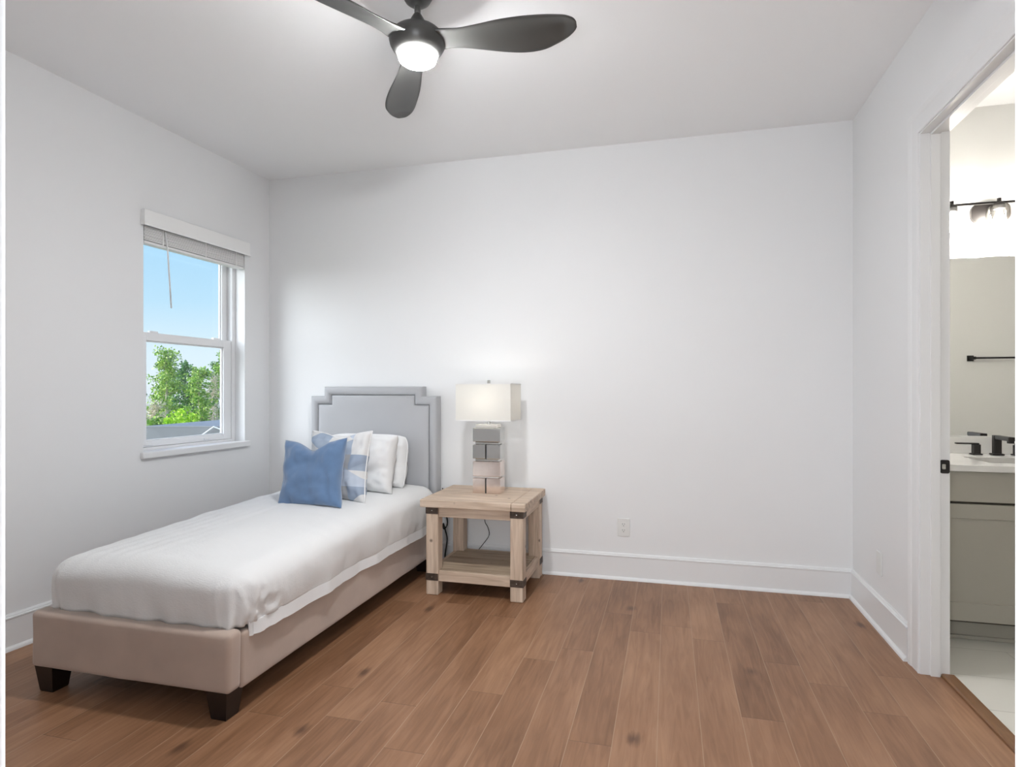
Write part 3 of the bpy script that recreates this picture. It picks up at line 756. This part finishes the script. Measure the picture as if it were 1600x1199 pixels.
pillow('bed_pillow', 'plump white bed pillow behind the patchwork pillow', (-1.975, 3.42, .582), math.radians(14), math.radians(-2), 0, .62, .375, .18, M_pillow, k=.08, seed=8, wrinkle=.018, pw=.42, rnd=.02)
pillow('throw_pillow', 'square patchwork pillow in grey, white and pale blue triangles', (-1.895, 3.115, .578), math.radians(13), math.radians(-3), math.radians(-1), .41, .42, .13, M_patch, pipe=M_hem, k=.08, seed=5, wrinkle=.013, notch=.03)
pillow('throw_pillow', 'blue velvet throw pillow with dented top, frontmost on the bed', (-1.94, 2.935, .572), math.radians(15), math.radians(1), math.radians(-3), .395, .395, .13, M_blue, k=.09, seed=2, wrinkle=.010, notch=.055)

# ------------------------------------------------------------------ end table
NX0, NX1, NY0, NY1 = -1.418, -.815, 3.355, 3.895
NO = Vector(((NX0+NX1)/2, (NY0+NY1)/2, 0))
et = thing('end_table', 'weathered wooden end table with iron corner brackets beside the bed', 'end table', NO)
def eo(name, b_, m, parent=None, smooth=False):
    for v in b_.verts: v.co -= NO
    return obj(name, b_, m, parent or et, smooth)
b_ = B(); tx0, tx1, ty0, ty1, tz0, tz1 = -1.448, -.797, 3.330, 3.912, .530, .577
ew = .085
bx(b_, tx1-ew, tx1, ty0, ty1, tz0, tz1, .005); bx(b_, tx0, tx1-ew-.0015, ty0, ty0+.075, tz0, tz1, .005)
cuts_ = [ty0+.0765, ty0+.20, ty0+.33, ty0+.455, ty1]
for i in range(4): bx(b_, tx0, tx1-ew-.0015, cuts_[i], cuts_[i+1]-.0015, tz0, tz1-(.0006 if i % 2 else 0), .003)
eo('tabletop', b_, M_woodX)
LWd = .078
for ix, lx in enumerate((NX0, NX1-LWd)):
    for iy, ly in enumerate((NY0, NY1-LWd)):
        b_ = B(); bx(b_, lx, lx+LWd, ly, ly+LWd, 0, tz0-.0005, .006, 2); lg = eo('leg', b_, M_woodZ)
        for z0 in (.488, .088):
            b_ = B(); q = .0022; z1 = z0+(.040 if z0 > .3 else .042)
            yo = ly-q if iy == 0 else ly+LWd
            bx(b_, lx-.0005, lx+LWd+.0005, yo, yo+q, z0, z1, .0006)
            xo = lx-q if ix == 0 else lx+LWd
            bx(b_, xo, xo+q, ly-.0005, ly+LWd+.0005, z0, z1, .0006)
            br = eo('bracket', b_, M_iron, lg)
            b_ = B(); sy_ = -1 if iy == 0 else 1
            mt_ = Matrix.Translation(Vector((lx+LWd/2, (yo if iy == 0 else yo+q), z0+.02))) @ Matrix.Rotation(PI/2*(1 if sy_ < 0 else -1), 4, 'X')
            lathe(b_, [(.0045, 0), (.0035, .002), (0, .0028)], n=10, mtx=mt_)
            eo('rivet', b_, M_chrome, br)
for (x0, x1, y0, y1, mm) in ((NX0+LWd, NX1-LWd, NY0+.008, NY0+.03, M_woodX), (NX0+LWd, NX1-LWd, NY1-.03, NY1-.008, M_woodX), (NX0+.008, NX0+.03, NY0+LWd, NY1-LWd, M_woodY), (NX1-.030, NX1-.008, NY0+LWd, NY1-LWd, M_woodY)):
    b_ = B(); bx(b_, x0, x1, y0, y1, .470, tz0-.001, .003); eo('apron', b_, mm)
    b_ = B(); bx(b_, x0, x1, y0, y1, .083, .146, .003); eo('stretcher', b_, mm)
b_ = B(); ys_ = [NY0+.031, NY0+.17, NY0+.31, NY0+.43, NY1-.031]
for i in range(4): bx(b_, NX0+(.031 if True else 0), NX1-.031, ys_[i], ys_[i+1]-.0015, .118, .147, .002)
sh = eo('shelf', b_, M_shelfw)

# ------------------------------------------------------------------ table lamp
LO = Vector((-1.118, 3.672, .577))
la = thing('table_lamp', 'lit table lamp with rectangular white shade and stacked mirrored block base', 'lamp', LO)
def lo(name, b_, m, parent=None, smooth=False):
    for v in b_.verts: v.co -= LO
    return obj(name, b_, m, parent or la, smooth)
cx, cy = LO.x, LO.y; hw, hd = .0915, .055
def blk(x0, x1, y0, y1, z0, z1, m, name='block'):
    b_ = B(); bx(b_, x0, x1, y0, y1, z0, z1, .004, 2); return lo(name, b_, m)
blk(cx-hw, cx-.008, cy-hd, cy+hd, .5775, .6740, M_rose); blk(cx-.001, cx+hw, cy-hd, cy+hd, .5775, .6740, M_rose)
blk(cx-hw+.014, cx+hw-.014, cy-hd+.010, cy+hd-.010, .674, .6850, M_acryl, 'spacer')
blk(cx-hw, cx+hw, cy-hd, cy+hd, .6850, .7795, M_rose)
blk(cx-hw+.014, cx+hw-.014, cy-hd+.010, cy+hd-.010, .7795, .7965, M_mirrorblk, 'spacer')
blk(cx-hw, cx-.008, cy-hd, cy+hd, .7965, .8864, M_mirrorblk); blk(cx-.001, cx+hw, cy-hd, cy+hd, .7965, .8864, M_mirrorblk)
blk(cx-hw+.014, cx+hw-.014, cy-hd+.010, cy+hd-.010, .8864, .9046, M_mirrorblk, 'spacer')
blk(cx-hw, cx+hw, cy-hd, cy+hd, .9046, .9925, M_mirrorblk)
blk(cx-hw+.014, cx+hw-.022, cy-hd+.012, cy+hd-.012, .9925, 1.014, M_acryl, 'cap')
for z0, z1 in ((.5775, .674), (.7965, .8864)):
    b_ = B(); bx(b_, cx-.0078, cx-.0012, cy-hd+.004, cy+hd-.004, z0, z1); lo('dark_joint', b_, M_slot)
b_ = B(); lathe(b_, [(.011, 1.014), (.011, 1.030), (.006, 1.032), (.006, 1.09), (.016, 1.092), (.016, 1.125), (0, 1.126)], cx, cy, 20); lo('neck', b_, M_chrome, None, 'auto')
b_ = B(); lathe(b_, [(0, 1.12), (.014, 1.125), (.018, 1.14), (.029, 1.165), (.030, 1.18), (.022, 1.20), (0, 1.21)], cx, cy, 20); lo('bulb', b_, M_bulb, None, True)
SX, SY, Z0_, Z1_ = .180, .130, 1.040, 1.274
b_ = B(); o1 = [(x+cx, y+cy) for x, y in rrect(SX*2, SY*2, .004, 3)]
rings = [[b_.verts.new((x, y, z)) for x, y in o1] for z in (Z0_, Z1_)]
n_ = len(o1)
for i in range(n_): b_.faces.new((rings[0][i], rings[0][(i+1) % n_], rings[1][(i+1) % n_], rings[1][i]))
shd = lo('lamp_shade', b_, M_shade)
md = shd.modifiers.new('t', 'SOLIDIFY'); md.thickness = .0015
for z in (Z0_+.002, Z1_-.002):
    b_ = B()
    for x0, x1, y0, y1 in ((-SX-.001, SX+.001, -SY-.0015, -SY+.001), (-SX-.001, SX+.001, SY-.001, SY+.0015), (-SX-.0015, -SX+.001, -SY, SY), (SX-.001, SX+.0015, -SY, SY)): bx(b_, cx+x0, cx+x1, cy+y0, cy+y1, z-.0025, z+.0025)
    lo('shade_trim', b_, M_hem, shd)
b_ = B(); tube(b_, [(cx-SX, cy, Z1_-.008), (cx+SX, cy, Z1_-.008)], .002, 6); tube(b_, [(cx, cy-SY, Z1_-.008), (cx, cy+SY, Z1_-.008)], .002, 6)
tube(b_, smooth_pts([(cx, cy, 1.09), (cx-.045, cy, 1.12), (cx-.050, cy, 1.18), (cx-.02, cy, 1.255), (cx, cy, 1.266)]), .0018, 6); tube(b_, smooth_pts([(cx, cy, 1.09), (cx+.045, cy, 1.12), (cx+.050, cy, 1.18), (cx+.02, cy, 1.255), (cx, cy, 1.266)]), .0018, 6)
lo('harp', b_, M_chrome)
b_ = B(); bx(b_, cx-.009, cx+.009, cy-.009, cy+.009, 1.270, 1.297, .002); lo('finial', b_, M_chrome)
b_ = B(); tube(b_, smooth_pts([(cx, cy+hd-.01, .582), (cx-.04, 3.86, .582), (-1.215, 3.918, .579), (-1.222, 3.926, .54), (-1.226, 3.93, .42), (-1.225, 3.93, .33), (-1.205, 3.932, .29), (-1.195, 3.93, .235), (-1.235, 3.925, .175), (-1.275, 3.915, .12), (-1.33, 3.912, .02), (-1.42, 3.912, .006)]), .0026, 6); lo('power_cord', b_, M_cable, None, True)
b_ = B(); tube(b_, smooth_pts([(-1.536, 3.93, .545), (-1.536, 3.93, .46), (-1.525, 3.925, .39), (-1.498, 3.92, .335), (-1.500, 3.92, .285), (-1.527, 3.925, .262), (-1.530, 3.93, .30), (-1.515, 3.93, .25), (-1.500, 3.925, .19), (-1.508, 3.912, .10), (-1.515, 3.908, .02), (-1.53, 3.908, .006)]), .0045, 7)
tag(obj('power_cable', b_, M_cable, None, True, origin=(-1.41, 3.925, .006)), 'black cable hanging in a loop between headboard and end table', 'cable')

# ------------------------------------------------------------------ outlets
def outlet(name, label, loc, rz, sockets=True, w_=.080, h_=.118):
    t = thing(name, label, 'outlet', loc, rz=rz)
    b_ = B(); bx(b_, -w_/2, w_/2, -.006, 0, -h_/2, h_/2, .003, 2); obj('plate', b_, M_bulb_plastic, t)
    if sockets:
        for z in (.0195, -.0195):
            b_ = B(); prism(b_, [(x, zz+z) for x, zz in rrect(.034, .029, .011)], -.0078, -.0055); s_ = obj('socket', b_, M_bulb_plastic, t)
            b_ = B(); bx(b_, -.0075, -.0055, -.0083, -.0077, z-.001, z+.008); bx(b_, .0052, .0075, -.0083, -.0077, z+.0, z+.007)
            lathe(b_, [(.0026, 0), (0, .0004)], n=8, mtx=Matrix.Translation(Vector((0, -.0079, z-.0075))) @ Matrix.Rotation(PI/2, 4, 'X'))
            obj('slot', b_, M_slot, s_)
    return t
outlet('wall_outlet', 'white wall outlet low on the back wall right of the end table', (-.2845, YB, .339), 0)
outlet('wall_plate', 'white wall plate low on the right wall beside the bathroom doorway', (XR, 3.478, .336), -PI/2, False)
for o in C.objects:
    if o.name.startswith('wall_plate'): o['category'] = 'wall plate'

# ------------------------------------------------------------------ ceiling fan
FC = Vector((-.955, 2.175, H))
fan = thing('ceiling_fan', 'dark three-blade ceiling fan with a lit round lamp', 'ceiling fan', FC)
def fo(name, b_, m, parent=None, smooth=True): return obj(name, b_, m, parent or fan, smooth)
z_ = lambda z: z-H
b_ = B(); lathe(b_, [(0, z_(2.7398)), (.016, z_(2.740)), (.030, z_(2.746)), (.048, z_(2.760)), (.062, z_(2.785)), (.066, z_(2.815)), (.066, 0), (0, 0)], n=40); fo('canopy', b_, M_bronze)
b_ = B(); lathe(b_, [(.0125, z_(2.755)), (.0125, z_(2.67))], n=20); fo('downrod', b_, M_bronze)
b_ = B(); lathe(b_, [(.0128, z_(2.712)), (.016, z_(2.708)), (.026, z_(2.690)), (.034, z_(2.674)), (.048, z_(2.660)), (.068, z_(2.649)), (.090, z_(2.638)), (.106, z_(2.622)), (.111, z_(2.605)), (.107, z_(2.588)), (.098, z_(2.572)), (.086, z_(2.557)), (.078, z_(2.549)), (.073, z_(2.548))], n=56); fo('motor_housing', b_, M_bronze)
b_ = B(); lathe(b_, [(.073, z_(2.552)), (.0745, z_(2.540)), (.072, z_(2.529)), (.062, z_(2.521)), (.036, z_(2.517)), (0, z_(2.516))], n=48); fo('light_diffuser', b_, M_led)
def blade():
    b_ = B(); NR, NC = 60, 14
    # r, half-width up side (clockwise), half-width down side, z centre, pitch deg
    keys = [(.050, .066, .066, 2.598, 3), (.09, .062, .058, 2.598, 6), (.13, .055, .050, 2.597, 9), (.18, .050, .052, 2.594, 12), (.25, .056, .064, 2.590, 15), (.34, .066, .082, 2.586, 17), (.42, .070, .090, 2.582, 18), (.49, .069, .084, 2.579, 18), (.54, .066, .066, 2.577, 17), (.585, .058, .044, 2.576, 16), (.610, .046, .024, 2.575, 16), (.622, .034, .010, 2.575, 16), (.627, .024, .000, 2.575, 16)]
    def K(r):
        for q_ in range(len(keys)-1):
            p1, p2 = keys[q_], keys[q_+1]
            if r <= p2[0]:
                p0, p3 = keys[max(q_-1, 0)], keys[min(q_+2, len(keys)-1)]
                h_ = p2[0]-p1[0]; t = (r-p1[0])/h_; out = [r]
                for k_ in range(1, 5):
                    m1 = (p2[k_]-p0[k_])/max(1e-6, p2[0]-p0[0])*h_; m2 = (p3[k_]-p1[k_])/max(1e-6, p3[0]-p1[0])*h_
                    out.append((2*t**3-3*t*t+1)*p1[k_]+(t**3-2*t*t+t)*m1+(-2*t**3+3*t*t)*p2[k_]+(t**3-t*t)*m2)
                return out
        return list(keys[-1])
    grid = {}
    for s_ in (1, -1):
        for i in range(NR+1):
            t = i/NR; r = .050+(.627-.050)*(1-(1-t)**2.0)
            _, up, dn, zc, pt = K(r)
            pt = math.radians(pt)
            for j in range(NC+1):
                c_ = -up+(up+dn)*j/NC          # local chord: -y is clockwise side
                q = (2*j/NC-1)
                thick = .0055*math.sqrt(max(0, 1-q**4))*(1.0 if r > .2 else 1+((0.2-r)/.15)**2*1.8)
                thick *= min(1, (1-t)*7+.12)
                camber = .014*(1-q*q)*min(1, r/.3)*min(1, (1-t)*3.5)
                yl = c_*math.cos(pt); zl = -c_*math.sin(pt)+camber
                grid[s_, i, j] = b_.verts.new((r, yl, zc-H+zl+s_*thick))
    for s_ in (1, -1):
        for i in range(NR):
            for j in range(NC): b_.faces.new((grid[s_, i, j], grid[s_, i+1, j], grid[s_, i+1, j+1], grid[s_, i, j+1]))
    for i in range(NR):
        for j in (0, NC): b_.faces.new((grid[1, i, j], grid[1, i+1, j], grid[-1, i+1, j], grid[-1, i, j]))
    for j in range(NC):
        for i in (0, NR): b_.faces.new((grid[1, i, j], grid[1, i, j+1], grid[-1, i, j+1], grid[-1, i, j]))
    bmesh.ops.remove_doubles(b_, verts=b_.verts[:], dist=.0003)
    return b_
bl0 = fo('blade', blade(), M_bronze)
base = YAW+math.radians(-13)
bl0.rotation_euler = (0, 0, base)
for i in (1, 2):
    o = bl0.copy(); C.objects.link(o); o.parent = fan; o.rotation_euler = (0, 0, base+i*2*PI/3)

# ------------------------------------------------------------------ bathroom
VX0, VX1, VY = XB+.001, 2.33, 3.345
VO = Vector(((VX0+VX1)/2, 3.64, 0))
va = thing('bathroom_vanity', 'grey shaker vanity cabinet under the bathroom mirror', 'cabinet', VO)
def vo(name, b_, m, parent=None, smooth=False, root=None, O=None):
    O = O or VO
    for v in b_.verts: v.co -= O
    return obj(name, b_, m, parent or va, smooth)
b_ = B(); bx(b_, VX0, VX1, VY+.02, YB-.001, .105, .8425); vo('carcass', b_, M_cabdark)
b_ = B(); bx(b_, VX0, VX1, VY+.085, YB-.002, .004, .105); bx(b_, VX0, VX1, VY+.073, VY+.085, .004, .022, .003); vo('toe_kick', b_, M_cab)
xs_ = [VX0+.02, (1.75), VX1-.02]
for i in range(2):
    x0, x1 = xs_[i]+.002, xs_[i+1]-.002
    b_ = B(); bx(b_, x0, x1, VY, VY+.019, .694, .838, .0015); vo('drawer_front', b_, M_cab)
    b_ = B(); z0, z1, st = .117, .682, .070
    bx(b_, x0, x0+st, VY, VY+.019, z0, z1, .0015); bx(b_, x1-st, x1, VY, VY+.019, z0, z1, .0015)
    bx(b_, x0+st, x1-st, VY, VY+.019, z0, z0+.088, .0015); bx(b_, x0+st, x1-st, VY, VY+.019, z1-st, z1, .0015)
    bx(b_, x0+st-.002, x1-st+.002, VY+.009, VY+.017, z0+.086, z1-st+.002)
    vo('cabinet_door', b_, M_cab)
ct = thing('vanity_countertop', 'white stone countertop with backsplash on the grey vanity', 'countertop', (VO.x, VO.y, .843))
CO = Vector((VO.x, VO.y, .843))
def cto(name, b_, m, smooth=False, parent=None):
    for v in b_.verts: v.co -= CO
    return obj(name, b_, m, parent or ct, smooth)
sxc, syc = 1.75, 3.60
b_ = B()
bx(b_, VX0, VX1+.01, 3.315, syc-.15, .843, .874, .002); bx(b_, VX0, VX1+.01, syc+.15, YB-.002, .843, .874, .002)
bx(b_, VX0, sxc-.22, syc-.15, syc+.15, .843, .874); bx(b_, sxc+.22, VX1+.01, syc-.15, syc+.15, .843, .874)
cto('counter_slab', b_, M_quartz)
b_ = B(); bx(b_, VX0, VX1+.01, YB-.022, YB-.002, .874, .968, .002); cto('backsplash', b_, M_quartz)
b_ = B(); bx(b_, sxc-.22, sxc+.22, syc-.15, syc+.15, .72, .733); bx(b_, sxc-.22, sxc-.212, syc-.15, syc+.15, .733, .8425); bx(b_, sxc+.212, sxc+.22, syc-.15, syc+.15, .733, .8425); bx(b_, sxc-.212, sxc+.212, syc-.15, syc-.142, .733, .8425); bx(b_, sxc-.212, sxc+.212, syc+.142, syc+.15, .733, .8425)
cto('sink_basin', b_, M_bulb_plastic)
fa = thing('faucet', 'black widespread faucet standing on the white vanity countertop', 'faucet', (1.75, 3.865, .874))
def fao(name, b_, m=M_black):
    for v in b_.verts: v.co -= Vector((1.75, 3.865, .874))
    return obj(name, b_, m, fa)
b_ = B(); bx(b_, 1.722, 1.778, 3.840, 3.890, .8742, .884, .004); bx(b_, 1.732, 1.768, 3.850, 3.880, .882, .984, .003); bx(b_, 1.734, 1.766, 3.715, 3.852, .962, .984, .004); bx(b_, 1.738, 1.762, 3.715, 3.74, .950, .964, .002); fao('spout', b_)
for sx_, xx in ((-1, 1.652), (1, 1.848)):
    b_ = B(); bx(b_, xx-.024, xx+.024, 3.842, 3.890, .8742, .882, .003); bx(b_, xx-.017, xx+.017, 3.848, 3.882, .880, .932, .003)
    xa, xb = (xx-.100, xx+.012) if sx_ < 0 else (xx-.012, xx+.100)
    bx(b_, xa, xb, 3.853, 3.877, .932, .940, .003); fao('handle', b_)
b_ = B(); bx(b_, VX0+.035, VX1-.02, YB-.006, YB-.0005, .972, 1.987, .0015)
tag(obj('wall_mirror', b_, M_mirror, origin=(VO.x, YB, 1.48)), 'frameless bathroom mirror above the vanity backsplash', 'mirror')
# vanity light
VL = Vector((1.75, YB, 2.23))
vl = thing('vanity_light', 'black bar vanity light with glass shades above the bathroom mirror', 'wall light', VL)
def vlo(name, b_, m, smooth=False, parent=None):
    for v in b_.verts: v.co -= VL
    return obj(name, b_, m, parent or vl, smooth)
b_ = B(); prism(b_, [(x+1.75, z+2.232) for x, z in rrect(.19, .115, .045, 8)], YB-.022, YB-.001); vlo('backplate', b_, M_black)
b_ = B(); bx(b_, 1.735, 1.765, 3.845, YB-.02, 2.235, 2.262, .003); bx(b_, 1.40, 2.10, 3.833, 3.847, 2.256, 2.268, .002); vlo('bar', b_, M_black)
for xx in (1.525, 1.75, 1.975):
    b_ = B(); lathe(b_, [(0, 2.285), (.010, 2.285), (.010, 2.268), (.026, 2.256), (.028, 2.225), (.022, 2.222), (0, 2.222)], xx, 3.84, 20); hd_ = vlo('lamp_holder', b_, M_black, 'auto')
    b_ = B(); lathe(b_, [(.029, 2.246), (.046, 2.243), (.056, 2.230), (.060, 2.20), (.061, 2.09), (.059, 2.09), (.058, 2.20), (.054, 2.228), (.045, 2.240), (.029, 2.243)], xx, 3.84, 32); vlo('glass_shade', b_, M_shglass, True)
    b_ = B(); lathe(b_, [(.013, 2.221), (.015, 2.20), (.030, 2.165), (.032, 2.145), (.024, 2.120), (0, 2.110)], xx, 3.84, 24); vlo('bulb', b_, M_vbulb, True)
# towel bar on the wall that the mirror shows
tb = thing('towel_bar', 'black towel bar on the bathroom wall, seen in the mirror', 'towel bar', (2.75, 2.05, 1.50))
b_ = B(); tube(b_, [(-.30, .065, 0), (.30, .065, 0)], .008, 10); obj('bar', b_, M_black, tb, True)
for sx_ in (-.30, .30):
    b_ = B(); bx(b_, sx_-.012, sx_+.012, .003, .077, -.012, .012, .002); bx(b_, sx_-.024, sx_+.024, 0, .009, -.024, .024, .002); obj('post', b_, M_black, tb)
